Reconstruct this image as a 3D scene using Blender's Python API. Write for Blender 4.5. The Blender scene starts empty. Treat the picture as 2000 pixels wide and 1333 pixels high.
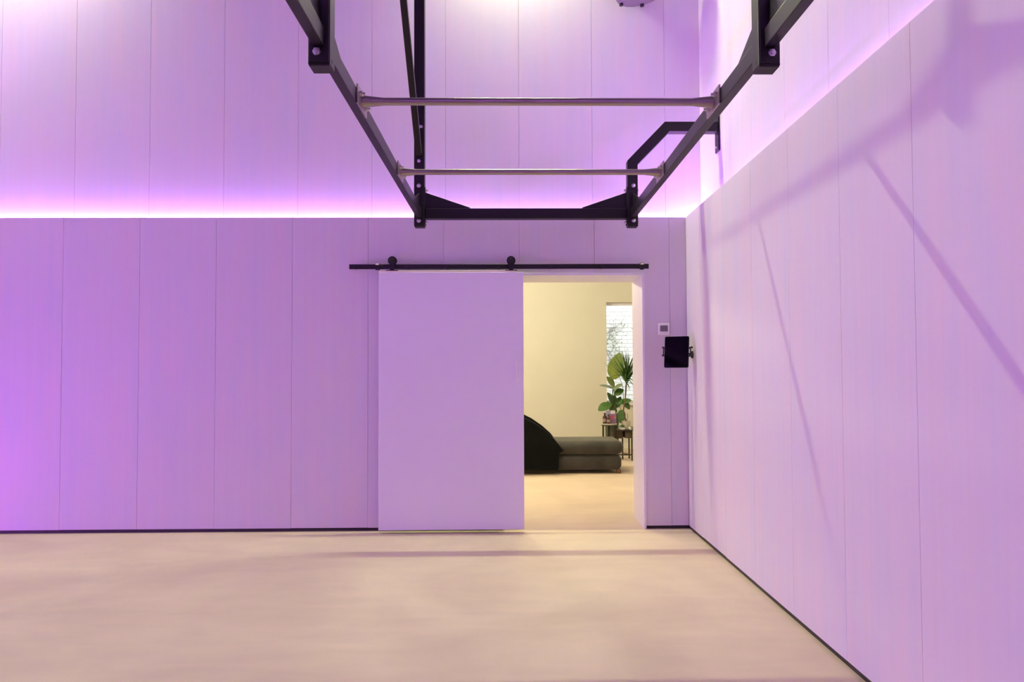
import bpy, bmesh, math, random
from mathutils import Vector, Matrix
random.seed(7)
S = bpy.context.scene
COL = S.collection

# ------------------------------------------------------------------ camera
cam_d = bpy.data.cameras.new('camera')
cam_d.sensor_width = 36.0
cam_d.lens = 1501.05 * 36.0 / 2000.0
cam_d.shift_x = -0.00999
cam_d.shift_y = 0.00516
cam_d.clip_start = 0.05
cam = bpy.data.objects.new('camera', cam_d)
COL.objects.link(cam)
_p, _y, _r = 0.03244, 0.01696, -0.00418
_f = Vector((math.sin(_y) * math.cos(_p), math.cos(_y) * math.cos(_p), math.sin(_p)))
_rt = _f.cross(Vector((0, 0, 1))).normalized()
_up = _rt.cross(_f)
_r2 = _rt * math.cos(_r) + _up * math.sin(_r)
_u2 = -_rt * math.sin(_r) + _up * math.cos(_r)
M = Matrix(((_r2.x, _u2.x, -_f.x, 0), (_r2.y, _u2.y, -_f.y, 0), (_r2.z, _u2.z, -_f.z, 1.26988), (0, 0, 0, 1)))
cam.matrix_world = M
S.camera = cam

# ------------------------------------------------------------------ view, world
S.view_settings.view_transform = 'Standard'
S.view_settings.look = 'None'
S.view_settings.exposure = 0.1
S.view_settings.gamma = 1.0
S.view_settings.use_curve_mapping = False
# light levels: strips, sky and floods, then the added lounge fill lamps
LED_COLOR = (0.68, 0.130, 1.36)
LED_PALE = (0.72, 0.29, 1.18)
LED_BACK, LED_RIGHT, LED_LEFT, LED_REAR, LED_LOW = 46.0, 28.0, 50.0, 160.0, 142.0
SKY = 2.7
FLOOD_POWER = 100.0
FLOOD_COLOR = (0.88, 1.0, 0.53)
LOUNGE_FILL_POWER = 19.0
FILL_PENDANT_GLOW = 185.0
FILL_PENDANT_COLOR = (1.0, 0.91, 0.66)
LOUNGE_FILL_COLOR = (1.0, 0.84, 0.44)

W = bpy.data.worlds.new('world')
S.world = W
W.use_nodes = True
W.node_tree.nodes['Background'].inputs[0].default_value = (0.88, 0.94, 1.0, 1)
W.node_tree.nodes['Background'].inputs[1].default_value = SKY

# ------------------------------------------------------------------ materials
def mat(name, color, rough=0.5, metal=0.0, var=0.06, scale=6.0, bump=0.0, bscale=60.0, stretch=(1, 1, 1), color2=None, coat=0.0, spec=0.5, emit=None):
    m = bpy.data.materials.new(name)
    m.use_nodes = True
    nt = m.node_tree
    b = nt.nodes['Principled BSDF']
    b.inputs['Roughness'].default_value = rough
    b.inputs['Metallic'].default_value = metal
    b.inputs['Specular IOR Level'].default_value = spec
    if coat:
        b.inputs['Coat Weight'].default_value = coat
        b.inputs['Coat Roughness'].default_value = 0.15
    tc = nt.nodes.new('ShaderNodeTexCoord')
    mp = nt.nodes.new('ShaderNodeMapping')
    mp.inputs['Scale'].default_value = stretch
    nt.links.new(tc.outputs['Object'], mp.inputs[0])
    n = nt.nodes.new('ShaderNodeTexNoise')
    n.inputs['Scale'].default_value = scale
    n.inputs['Detail'].default_value = 5
    nt.links.new(mp.outputs[0], n.inputs['Vector'])
    r = nt.nodes.new('ShaderNodeValToRGB')
    c2 = color2 or tuple(max(0, c * (1 - 2 * var)) for c in color)
    r.color_ramp.elements[0].position = 0.3
    r.color_ramp.elements[1].position = 0.7
    r.color_ramp.elements[0].color = (*c2, 1)
    r.color_ramp.elements[1].color = (*color, 1)
    nt.links.new(n.outputs['Fac'], r.inputs[0])
    nt.links.new(r.outputs[0], b.inputs['Base Color'])
    if bump:
        n2 = nt.nodes.new('ShaderNodeTexNoise')
        n2.inputs['Scale'].default_value = bscale
        n2.inputs['Detail'].default_value = 4
        nt.links.new(mp.outputs[0], n2.inputs['Vector'])
        bp = nt.nodes.new('ShaderNodeBump')
        bp.inputs['Strength'].default_value = bump
        bp.inputs['Distance'].default_value = 0.01
        nt.links.new(n2.outputs['Fac'], bp.inputs['Height'])
        nt.links.new(bp.outputs[0], b.inputs['Normal'])
    if emit:
        b.inputs['Emission Color'].default_value = (*emit[0], 1)
        b.inputs['Emission Strength'].default_value = emit[1]
    return m

def wood_panel(name):
    """Whitewashed board with faint vertical brushing, bluish and pinkish by turns."""
    m = bpy.data.materials.new(name)
    m.use_nodes = True
    nt = m.node_tree
    L = nt.links.new
    b = nt.nodes['Principled BSDF']
    b.inputs['Roughness'].default_value = 0.62
    b.inputs['Specular IOR Level'].default_value = 0.25
    g = nt.nodes.new('ShaderNodeNewGeometry')
    oi = nt.nodes.new('ShaderNodeObjectInfo')
    add = nt.nodes.new('ShaderNodeVectorMath'); add.operation = 'ADD'
    mul = nt.nodes.new('ShaderNodeMath'); mul.operation = 'MULTIPLY'; mul.inputs[1].default_value = 37.0
    L(oi.outputs['Random'], mul.inputs[0])
    L(g.outputs['Position'], add.inputs[0]); L(mul.outputs[0], add.inputs[1])
    def noise(sc, stretch, detail):
        mp = nt.nodes.new('ShaderNodeMapping'); mp.inputs['Scale'].default_value = stretch
        L(add.outputs[0], mp.inputs[0])
        n = nt.nodes.new('ShaderNodeTexNoise'); n.inputs['Scale'].default_value = sc; n.inputs['Detail'].default_value = detail
        L(mp.outputs[0], n.inputs['Vector']); return n
    n1 = noise(3.0, (2.2, 2.2, 0.45), 3)       # broad tint patches
    n2 = noise(14.0, (2.0, 2.0, 0.06), 4)      # fine vertical brush lines
    r1 = nt.nodes.new('ShaderNodeValToRGB')
    e = r1.color_ramp.elements
    e[0].position = 0.33; e[0].color = (0.745, 0.712, 0.787, 1)
    e[1].position = 0.68; e[1].color = (0.800, 0.707, 0.755, 1)
    mid = e.new(0.5); mid.color = (0.775, 0.715, 0.775, 1)
    L(n1.outputs['Fac'], r1.inputs[0])
    mr = nt.nodes.new('ShaderNodeMapRange')
    mr.inputs[1].default_value = 0.3; mr.inputs[2].default_value = 0.7
    mr.inputs[3].default_value = 0.985; mr.inputs[4].default_value = 1.01
    L(n2.outputs['Fac'], mr.inputs[0])
    mx = nt.nodes.new('ShaderNodeVectorMath'); mx.operation = 'SCALE'
    L(r1.outputs[0], mx.inputs[0]); L(mr.outputs[0], mx.inputs['Scale'])
    L(mx.outputs[0], b.inputs['Base Color'])
    bp = nt.nodes.new('ShaderNodeBump'); bp.inputs['Strength'].default_value = 0.06; bp.inputs['Distance'].default_value = 0.003
    L(n2.outputs['Fac'], bp.inputs['Height']); L(bp.outputs[0], b.inputs['Normal'])
    return m

def floor_mat():
    """Trowelled beige microcement: broad cloudy patches, sweeping trowel marks, soft sheen."""
    m = bpy.data.materials.new('trowelled_microcement')
    m.use_nodes = True
    nt = m.node_tree; L = nt.links.new
    b = nt.nodes['Principled BSDF']
    g = nt.nodes.new('ShaderNodeNewGeometry')
    def noise(sc, stretch, detail, rot=0.0, dist=0.0):
        mp = nt.nodes.new('ShaderNodeMapping'); mp.inputs['Scale'].default_value = stretch; mp.inputs['Rotation'].default_value = (0, 0, rot)
        L(g.outputs['Position'], mp.inputs[0])
        n = nt.nodes.new('ShaderNodeTexNoise'); n.inputs['Scale'].default_value = sc; n.inputs['Detail'].default_value = detail
        n.inputs['Distortion'].default_value = dist
        L(mp.outputs[0], n.inputs['Vector']); return n
    n1 = noise(0.9, (1, 1, 1), 4, 0.3, 1.2)
    n2 = noise(4.0, (0.5, 1.6, 1), 6, 0.5, 0.6)
    r1 = nt.nodes.new('ShaderNodeValToRGB')
    e = r1.color_ramp.elements
    e[0].position = 0.36; e[0].color = (0.67, 0.525, 0.42, 1)
    e[1].position = 0.64; e[1].color = (0.75, 0.605, 0.475, 1)
    L(n1.outputs['Fac'], r1.inputs[0])
    mr = nt.nodes.new('ShaderNodeMapRange')
    mr.inputs[1].default_value = 0.3; mr.inputs[2].default_value = 0.7
    mr.inputs[3].default_value = 0.95; mr.inputs[4].default_value = 1.04
    L(n2.outputs['Fac'], mr.inputs[0])
    mx = nt.nodes.new('ShaderNodeVectorMath'); mx.operation = 'SCALE'
    L(r1.outputs[0], mx.inputs[0]); L(mr.outputs[0], mx.inputs['Scale'])
    L(mx.outputs[0], b.inputs['Base Color'])
    rr = nt.nodes.new('ShaderNodeMapRange')
    rr.inputs[3].default_value = 0.42; rr.inputs[4].default_value = 0.58
    L(n2.outputs['Fac'], rr.inputs[0]); L(rr.outputs[0], b.inputs['Roughness'])
    b.inputs['Specular IOR Level'].default_value = 0.35
    bp = nt.nodes.new('ShaderNodeBump'); bp.inputs['Strength'].default_value = 0.08; bp.inputs['Distance'].default_value = 0.01
    L(n2.outputs['Fac'], bp.inputs['Height']); L(bp.outputs[0], b.inputs['Normal'])
    return m

def glass_mat():
    m = bpy.data.materials.new('window_glass')
    m.use_nodes = True
    nt = m.node_tree; L = nt.links.new
    for n in list(nt.nodes):
        if n.type == 'BSDF_PRINCIPLED': nt.nodes.remove(n)
    out = nt.nodes['Material Output']
    t = nt.nodes.new('ShaderNodeBsdfTransparent'); gl = nt.nodes.new('ShaderNodeBsdfGlossy')
    gl.inputs['Roughness'].default_value = 0.02
    fr = nt.nodes.new('ShaderNodeFresnel'); fr.inputs[0].default_value = 1.35
    mx = nt.nodes.new('ShaderNodeMixShader')
    L(fr.outputs[0], mx.inputs[0]); L(t.outputs[0], mx.inputs[1]); L(gl.outputs[0], mx.inputs[2]); L(mx.outputs[0], out.inputs[0])
    return m

def led_mat(name, strength, color=None):
    m = bpy.data.materials.new(name)
    m.use_nodes = True
    b = m.node_tree.nodes['Principled BSDF']
    b.inputs['Base Color'].default_value = (0.8, 0.8, 0.8, 1)
    b.inputs['Emission Color'].default_value = (*(color or LED_COLOR), 1)
    b.inputs['Emission Strength'].default_value = strength
    return m

PANEL = wood_panel('whitewashed_board')
FLOOR = floor_mat()
CORE = mat('wall_core_paint', (0.72, 0.70, 0.71), 0.8)
CEIL = mat('low_bounce_ceiling', (0.16, 0.155, 0.16), 0.85)  # unseen ceiling given a dark tone to reduce bounced light
LCEIL = mat('white_ceiling_paint', (0.80, 0.78, 0.72), 0.85)
LOW_BOUNCE = mat('low_bounce_board', (0.16, 0.15, 0.16), 0.7)  # dark tone made up to limit bounce off boards out of view
PLINTH = mat('black_plinth', (0.020, 0.014, 0.016), 0.55)
BLACK = mat('black_powder_coat', (0.007, 0.005, 0.006), 0.38, 0.0, 0.1, 12, 0.03, 300, spec=0.34)
STEEL = mat('brushed_steel', (0.42, 0.36, 0.36), 0.33, 0.95, 0.12, 9, 0.03, 200, (0.3, 4, 4))
ZINC = mat('zinc_bolt', (0.72, 0.70, 0.72), 0.28, 1.0, 0.08, 30)
DOORP = mat('door_white_lacquer', (0.88, 0.86, 0.96), 0.42, 0, 0.01, 2.0)
EDGE = mat('cream_edge_band', (0.86, 0.80, 0.66), 0.5, 0, 0.04, 10)
WHITE = mat('white_plastic', (0.93, 0.91, 0.92), 0.35, 0, 0.01)
LCD = mat('grey_lcd', (0.19, 0.17, 0.20), 0.25, 0, 0.04)
RUBBER = mat('black_rubber', (0.012, 0.010, 0.012), 0.6)
SCREEN = mat('black_glass_screen', (0.001, 0.001, 0.0015), 0.06, 0, 0.05, spec=0.22)
GREYP = mat('grey_cast_housing', (0.20, 0.18, 0.19), 0.5, 0, 0.08, 8)
CREAM = mat('cream_plaster', (0.78, 0.75, 0.64), 0.75, 0, 0.02, 2.5)
LOUNGEB = mat('cream_baseboard', (0.86, 0.82, 0.70), 0.5, 0, 0.02)
VELVET = mat('charcoal_velvet', (0.050, 0.047, 0.042), 0.75, 0, 0.30, 7, 0.05, 60)  # mottled tone stands in for highlights on the cushions
VELVET.node_tree.nodes['Principled BSDF'].inputs['Sheen Weight'].default_value = 0.3
VELVET.node_tree.nodes['Principled BSDF'].inputs['Sheen Tint'].default_value = (0.8, 0.75, 0.62, 1)
LEATHER = mat('black_felt', (0.006, 0.007, 0.008), 0.9, 0, 0.2, 8, spec=0.15)
WALNUT = mat('brown_wood', (0.20, 0.095, 0.045), 0.45, 0, 0.2, 8, stretch=(1, 1, 0.2))
DARKM = mat('dark_bronze_metal', (0.055, 0.040, 0.030), 0.4, 0.4, 0.1)
MARBLE = mat('pale_table_top', (0.55, 0.50, 0.44), 0.35, 0, 0.12, 7)
WICKER = mat('brown_wicker', (0.15, 0.105, 0.07), 0.7, 0, 0.25, 60, 0.3, 90)
TERRA = mat('cream_ceramic', (0.66, 0.60, 0.47), 0.55, 0, 0.05)
POTG = mat('dark_green_ceramic', (0.055, 0.075, 0.035), 0.35, 0, 0.1)
SOIL = mat('potting_soil', (0.04, 0.028, 0.02), 0.95, 0, 0.3, 40)
LEAF = mat('green_leaf', (0.085, 0.19, 0.035), 0.4, 0, 0.2, 14, color2=(0.045, 0.12, 0.02))
LEAF2 = mat('yellow_green_leaf', (0.24, 0.30, 0.055), 0.4, 0, 0.15, 12, color2=(0.15, 0.22, 0.035))
LEAF3 = mat('dark_leaf', (0.045, 0.11, 0.022), 0.42, 0, 0.2, 12)
LEAF4 = mat('pale_grey_green_leaf', (0.30, 0.38, 0.24), 0.35, 0, 0.15, 12)
STEM = mat('brown_stem', (0.16, 0.11, 0.06), 0.8, 0, 0.2, 30)
GSTEM = mat('green_stem', (0.12, 0.19, 0.06), 0.5, 0, 0.15, 30)
AMBER = mat('amber_bottle', (0.10, 0.022, 0.014), 0.12, 0, 0.25, 10, coat=0.6)
BLACKCAP = mat('black_bottle_cap', (0.015, 0.012, 0.012), 0.4)
LABELM = mat('mauve_label', (0.45, 0.28, 0.27), 0.6, 0, 0.2, 40)
CARTON = mat('mauve_carton', (0.30, 0.16, 0.30), 0.5, 0, 0.12, 9)
CARTON2 = mat('lilac_card', (0.42, 0.36, 0.56), 0.55, 0, 0.08, 9)
REDINK = mat('pink_red_print', (0.62, 0.10, 0.13), 0.5, 0, 0.2, 25)
PAPER = mat('white_paper', (0.80, 0.78, 0.78), 0.6, 0, 0.02)
BRICKM = mat('whitewashed_brick', (0.90, 0.89, 0.86), 0.85, 0, 0.05, 12, 0.5, 40, color2=(0.76, 0.75, 0.70))
MORTAR = mat('pale_mortar', (0.70, 0.69, 0.65), 0.9, 0, 0.15, 20)
GROUND = mat('grey_paving', (0.40, 0.39, 0.37), 0.9, 0, 0.15, 5)
LAMPGL = mat('lamp_diffuser', (0.9, 0.9, 0.9), 0.4, emit=((1.0, 0.9, 0.7), 4.0))
GLASS = glass_mat()

# ------------------------------------------------------------------ mesh helpers
def box(bm, lo, hi):
    x0, y0, z0 = lo; x1, y1, z1 = hi
    v = [bm.verts.new(p) for p in ((x0, y0, z0), (x1, y0, z0), (x1, y1, z0), (x0, y1, z0), (x0, y0, z1), (x1, y0, z1), (x1, y1, z1), (x0, y1, z1))]
    for f in ((0, 3, 2, 1), (4, 5, 6, 7), (0, 1, 5, 4), (1, 2, 6, 5), (2, 3, 7, 6), (3, 0, 4, 7)):
        bm.faces.new([v[i] for i in f])
    return v

def BX(lo, hi, bev=0.0, seg=2):
    bm = bmesh.new(); box(bm, lo, hi)
    if bev: bmesh.ops.bevel(bm, geom=bm.edges[:], offset=bev, segments=seg, affect='EDGES', profile=0.5)
    return bm

def prism(bm, pts, axis, a, b):
    """extrude a closed polygon (2-D points) between a and b along axis"""
    def P(u, v, w):
        return {'X': (w, u, v), 'Y': (u, w, v), 'Z': (u, v, w)}[axis]
    A = [bm.verts.new(P(u, v, a)) for u, v in pts]; B = [bm.verts.new(P(u, v, b)) for u, v in pts]
    bm.faces.new(A); bm.faces.new(B[::-1])
    n = len(pts)
    for i in range(n): bm.faces.new((A[i], B[i], B[(i + 1) % n], A[(i + 1) % n]))
    bmesh.ops.recalc_face_normals(bm, faces=bm.faces[:])
    return bm

def PR(pts, axis, a, b, bev=0.0, seg=2):
    bm = bmesh.new(); prism(bm, pts, axis, a, b)
    if bev: bmesh.ops.bevel(bm, geom=bm.edges[:], offset=bev, segments=seg, affect='EDGES', profile=0.5)
    return bm

def frame_of(d):
    d = Vector(d).normalized()
    a = Vector((0, 0, 1)) if abs(d.z) < 0.9 else Vector((0, 1, 0))
    x = d.cross(a).normalized(); y = d.cross(x).normalized()
    return x, y

def tube(bm, pts, radii, n=14, caps=True):
    pts = [Vector(p) for p in pts]
    if not isinstance(radii, (list, tuple)): radii = [radii] * len(pts)
    rings = []
    x, y = frame_of(pts[1] - pts[0])
    for i, p in enumerate(pts):
        d = (pts[min(i + 1, len(pts) - 1)] - pts[max(i - 1, 0)]).normalized()
        x = (x - d * x.dot(d)).normalized(); y = d.cross(x)
        rings.append([bm.verts.new(p + (x * math.cos(2 * math.pi * k / n) + y * math.sin(2 * math.pi * k / n)) * radii[i]) for k in range(n)])
    for a, b in zip(rings, rings[1:]):
        for k in range(n): bm.faces.new((a[k], a[(k + 1) % n], b[(k + 1) % n], b[k]))
    if caps:
        bm.faces.new(rings[0][::-1]); bm.faces.new(rings[-1])
    bmesh.ops.recalc_face_normals(bm, faces=bm.faces[:])
    return bm

def TB(pts, radii, n=14): return tube(bmesh.new(), pts, radii, n)

def lathe(prof, n=24, center=(0, 0, 0)):
    bm = bmesh.new(); rings = []
    for r, z in prof:
        rings.append([bm.verts.new((center[0] + r * math.cos(2 * math.pi * k / n), center[1] + r * math.sin(2 * math.pi * k / n), center[2] + z)) for k in range(n)])
    for a, b in zip(rings, rings[1:]):
        for k in range(n): bm.faces.new((a[k], a[(k + 1) % n], b[(k + 1) % n], b[k]))
    bm.faces.new(rings[0][::-1]); bm.faces.new(rings[-1])
    bmesh.ops.recalc_face_normals(bm, faces=bm.faces[:])
    return bm

def wpos(o):
    v = Vector((0, 0, 0))
    while o is not None:
        v += o.location; o = o.parent
    return v

def obj(name, bm, material, parent=None, smooth=False, flat=30):
    """link a bmesh built in world coordinates as one object with its origin at its own middle"""
    co = [v.co for v in bm.verts]
    c = Vector([(min(p[i] for p in co) + max(p[i] for p in co)) / 2 for i in range(3)])
    for v in bm.verts: v.co -= c
    me = bpy.data.meshes.new(name); bm.to_mesh(me); bm.free()
    me.materials.append(material)
    o = bpy.data.objects.new(name, me); COL.objects.link(o)
    o.parent = parent
    o.location = c - (wpos(parent) if parent else Vector((0, 0, 0)))
    if smooth:
        me.polygons.foreach_set('use_smooth', [True] * len(me.polygons))
        try: me.set_sharp_from_angle(angle=math.radians(flat))
        except Exception: pass
    return o

def dup(o, loc, parent, rot=None):
    """a copy of one mesh object placed at a world position"""
    c = o.copy(); COL.objects.link(c); c.parent = parent
    c.location = Vector(loc) - (wpos(parent) if parent else Vector((0, 0, 0)))
    if rot: c.rotation_euler = rot
    return c

def thing(name, label, cat, loc, group=None):
    o = bpy.data.objects.new(name, None); COL.objects.link(o)
    o.empty_display_size = 0.1
    o.location = loc
    o['label'] = label; o['category'] = cat
    if group: o['group'] = group
    return o

def tag(o, label, cat, group=None):
    o['label'] = label; o['category'] = cat
    if group: o['group'] = group
    return o

def struct(name, bm, material, smooth=False):
    o = obj(name, bm, material, None, smooth); o['kind'] = 'structure'; return o

# ------------------------------------------------------------------ the setting
D = 6.2028            # face of the lower boarding on the back wall
XR = 1.4409           # face of the lower boarding on the right wall
RB, RR = 0.1397, 0.1604   # how far the upper boarding sits back
ZT, ZP = 2.519, 0.0253
TH = 0.018
XL, YR, ZC = -5.45, -3.3, 5.6
OX0, OX1, OZ = -0.04, 1.079, 2.046    # clear doorway
DB = 6.70             # lounge side of the back wall
LX0, LX1, LY, LZ = -2.6, 3.3, 12.5, 3.40   # lounge

bm = bmesh.new()
box(bm, (XL - 0.3, YR - 0.3, -0.12), (LX1 + 0.2, LY + 0.2, 0.0))
struct('floor', bm, FLOOR)
bm = bmesh.new(); box(bm, (XL - 0.3, YR - 0.3, ZC), (XR + 0.6, DB, ZC + 0.15))
struct('ceiling', bm, CEIL)

LIN = 0.018
bm = bmesh.new()
yb = D + TH
box(bm, (XL - 0.3, yb, 0), (OX0 - LIN, DB, 2.45))
box(bm, (OX1 + LIN, yb, 0), (XR + 0.3, DB, 2.45))
box(bm, (OX0 - LIN, yb, OZ + LIN), (OX1 + LIN, DB, 2.45))
box(bm, (XL - 0.3, D + RB + TH, 2.45), (XR + 0.6, DB, ZC))
box(bm, (XL, yb, 2.45), (XR + TH, yb + 0.012, ZT - 0.004))  # hidden backing added to stop LED light leaking through the seams
box(bm, (XR + 0.3, yb, 0), (LX1, DB, 2.45))
wall_back = struct('wall_back', bm, CORE)

bm = bmesh.new()
box(bm, (XR + TH, YR - 0.3, 0), (XR + 0.3, D + TH, 2.45))
box(bm, (XR + RR + TH, YR - 0.3, 2.45), (XR + 0.6, D + RB + TH, ZC))
box(bm, (XR + TH, YR, 2.45), (XR + TH + 0.012, D + TH, ZT - 0.004))  # same added backing against light leaks, right wall
wall_right = struct('wall_right', bm, CORE)

bm = bmesh.new()
box(bm, (XL - 0.3, YR - 0.3, 0), (XL - TH, D + TH, 2.45))
box(bm, (XL - 0.3, YR - 0.3, 2.45), (XL - RR - TH, D + RB + TH, ZC))
wall_left = struct('wall_left', bm, CORE)
bm = bmesh.new()
box(bm, (XL - TH, YR - 0.3, 0), (XR + TH, YR - TH, 2.45))
box(bm, (XL - RR - TH, YR - 0.3, 2.45), (XR + RR + TH, YR - RB - TH, ZC))
wall_rear = struct('wall_rear', bm, CORE)

GAP = 0.0018
def seams(first, step, lo, hi):
    xs = [lo]; k = math.floor((lo - first) / step) + 1
    while first + k * step < hi - 0.02:
        if first + k * step > lo + 0.02: xs.append(first + k * step)
        k += 1
    return xs + [hi]

def soft(bm, e=0.0006):
    bmesh.ops.bevel(bm, geom=bm.edges[:], offset=e, segments=1, affect='EDGES')
    return bm

# lower boards of the back wall, cut around the doorway
cx0, cx1, cz = OX0 - LIN - 0.001, OX1 + LIN + 0.001, OZ + LIN + 0.001
xs = seams(-0.5264, 0.61, XL, XR)
for a, b in zip(xs, xs[1:]):
    a += GAP / 2; b -= GAP / 2
    z0 = ZP + random.uniform(-0.0012, 0.0012)
    if b <= cx0 or a >= cx1: pts = [(a, z0), (b, z0), (b, ZT), (a, ZT)]
    elif a >= cx0 and b <= cx1: pts = [(a, cz), (b, cz), (b, ZT), (a, ZT)]
    elif a < cx0: pts = [(a, z0), (cx0, z0), (cx0, cz), (b, cz), (b, ZT), (a, ZT)]
    else: pts = [(a, cz), (cx1, cz), (cx1, z0), (b, z0), (b, ZT), (a, ZT)]
    obj('panel', soft(PR(pts, 'Y', D, D + TH)), PANEL, wall_back)
xs = seams(-0.5231, 0.61, XL - RR, XR + RR)
for a, b in zip(xs, xs[1:]):
    obj('panel', soft(BX((a + GAP / 2, D + RB, 2.44), (b - GAP / 2, D + RB + TH, ZC - 0.002))), PANEL, wall_back)
# right wall
ys = seams(5.747, 0.61, YR, D)
for a, b in zip(ys, ys[1:]):
    obj('panel', soft(BX((XR, a + GAP / 2, ZP + random.uniform(-0.002, 0.002)), (XR + TH, b - GAP / 2, ZT))), PANEL, wall_right)
ys = seams(5.60, 0.61, YR, D + RB)
for a, b in zip(ys, ys[1:]):
    obj('panel', soft(BX((XR + RR, a + GAP / 2, 2.44), (XR + RR + TH, b - GAP / 2, ZC - 0.002))), PANEL, wall_right)
# left and rear walls, outside the picture, in the same boarding, lower boards darkened only to cut bounced light
ys = seams(5.747, 0.61, YR, D)
for a, b in zip(ys, ys[1:]):
    obj('panel', soft(BX((XL - TH, a + GAP / 2, ZP), (XL, b - GAP / 2, ZT))), LOW_BOUNCE, wall_left)
    obj('panel', soft(BX((XL - RR - TH, a + GAP / 2, 2.44), (XL - RR, b - GAP / 2, ZC - 0.002))), PANEL, wall_left)
xs = seams(-0.5264, 0.61, XL, XR)
for a, b in zip(xs, xs[1:]):
    obj('panel', soft(BX((a + GAP / 2, YR - TH, ZP), (b - GAP / 2, YR, ZT))), LOW_BOUNCE, wall_rear)
    obj('panel', soft(BX((a + GAP / 2, YR - RB - TH, 2.44), (b - GAP / 2, YR - RB, ZC - 0.002))), PANEL, wall_rear)

# LED strips lying in the trough behind the top edge of the lower boarding
def led(name, lo, hi, strength, parent, color=None):
    return obj(name, BX(lo, hi), led_mat('violet_led', strength, color), parent)
led('led_strip', (XL - RR, D + 0.104, 2.462), (XR + RR, D + 0.124, 2.469), LED_BACK * 2, wall_back, LED_PALE)
led('led_strip', (XR + 0.122, YR, 2.462), (XR + 0.142, D + RB - 0.03, 2.469), LED_RIGHT * 2, wall_right, LED_PALE)
led('led_strip', (XL - 0.105, YR, 2.452), (XL - 0.085, D + RB - 0.01, 2.459), LED_LEFT * 2, wall_left)
led('led_strip', (XL, YR - 0.095, 2.452), (XR, YR - 0.075, 2.459), LED_REAR * 2, wall_rear)
led('led_strip', (XL + 0.001, YR + 0.5, 0.006), (XL + 0.012, D - 0.15, 0.020), LED_LOW * 2, wall_left)

bm = bmesh.new()
box(bm, (XL, D + 0.006, 0), (cx0, D + TH + 0.004, ZP + 0.006)); struct('baseboard_back', bm, PLINTH)
bm = bmesh.new()
box(bm, (cx1, D + 0.006, 0), (XR + 0.006, D + TH + 0.004, ZP + 0.006)); struct('baseboard_corner', bm, PLINTH)
bm = bmesh.new()
box(bm, (XR + 0.006, YR, 0), (XR + TH + 0.004, D + 0.006, ZP + 0.006)); struct('baseboard_right', bm, PLINTH)

# doorway lining
t1 = obj('trim_1', PR([(OX0 - LIN, 0), (OX0, 0), (OX0, OZ), (OX1, OZ), (OX1, 0), (OX1 + LIN, 0), (OX1 + LIN, OZ + LIN), (OX0 - LIN, OZ + LIN)], 'Y', D - 0.012, DB + 0.004, 0.0012, 1), DOORP)
t1['kind'] = 'structure'

# ---- the lounge beyond the doorway
WX0, WX1, WZ0, WZ1 = 1.587, 2.75, 0.74, 2.39
bm = bmesh.new()
box(bm, (LX0, LY, 0), (WX0, LY + 0.18, LZ)); box(bm, (WX1, LY, 0), (LX1, LY + 0.18, LZ))
box(bm, (WX0, LY, 0), (WX1, LY + 0.18, WZ0)); box(bm, (WX0, LY, WZ1), (WX1, LY + 0.18, LZ))
wall_far = struct('wall_far', bm, CREAM)
bm = bmesh.new(); box(bm, (LX0 - 0.15, DB, 0), (LX0, LY + 0.18, LZ)); struct('wall_lounge_left', bm, CREAM)
bm = bmesh.new(); box(bm, (LX1, D + TH, 0), (LX1 + 0.15, LY + 0.18, LZ)); struct('wall_lounge_right', bm, CREAM)
bm = bmesh.new(); box(bm, (LX0 - 0.15, DB, LZ), (LX1 + 0.15, LY + 0.18, LZ + 0.12)); struct('ceiling_lounge', bm, LCEIL)
bm = BX((LX0, LY - 0.014, 0), (LX1, LY, 0.10), 0.003); struct('baseboard_far', bm, LOUNGEB)

win = bpy.data.objects.new('window_1', None); COL.objects.link(win); win.location = ((WX0 + WX1) / 2, LY + 0.13, WZ0); win['kind'] = 'structure'
bm = bmesh.new()
fw = 0.045
box(bm, (WX0, LY + 0.11, WZ1 - fw), (WX1, LY + 0.16, WZ1)); box(bm, (WX0, LY + 0.11, WZ0), (WX1, LY + 0.16, WZ0 + fw))
box(bm, (WX0 - 0.001, LY + 0.11, WZ0), (WX0 + 0.012, LY + 0.16, WZ1)); box(bm, (WX1 - fw, LY + 0.11, WZ0), (WX1, LY + 0.16, WZ1))
obj('window_frame', bm, WHITE, win)
obj('pane', BX((WX0 + 0.01, LY + 0.132, WZ0 + 0.03), (WX1 - 0.03, LY + 0.138, WZ1 - 0.03)), GLASS, win)
obj('window_sill', BX((WX0 - 0.03, LY - 0.05, WZ0 - 0.03), (WX1 + 0.03, LY + 0.11, WZ0), 0.004), WHITE, win)

# ---- outdoors behind the window: whitewashed brick wall
GY = 14.6
struct('ground', BX((-3, LY + 0.2, -0.12), (8, 20, 0.0)), GROUND)
wall_out = struct('wall_outdoor', BX((0.4, GY - 0.012, 0), (5.2, GY + 0.25, 4.2)), MORTAR)
brick0 = None
for row in range(34):
    z = 0.40 + row * 0.075
    for k in range(8):
        x = 1.35 + k * 0.225 + (0.1125 if row % 2 else 0)
        dy = random.uniform(-0.004, 0.004)
        if brick0 is None:
            bm = BX((-0.107, -0.02, -0.032), (0.107, 0.02, 0.032), 0.006, 1)
            brick0 = obj('brick', bm, BRICKM, wall_out)
            brick0.location = Vector((x, GY + dy, z)) - wall_out.location
        else:
            dup(brick0, (x, GY + dy, z), wall_out, (0, random.uniform(-0.01, 0.01), 0))

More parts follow.
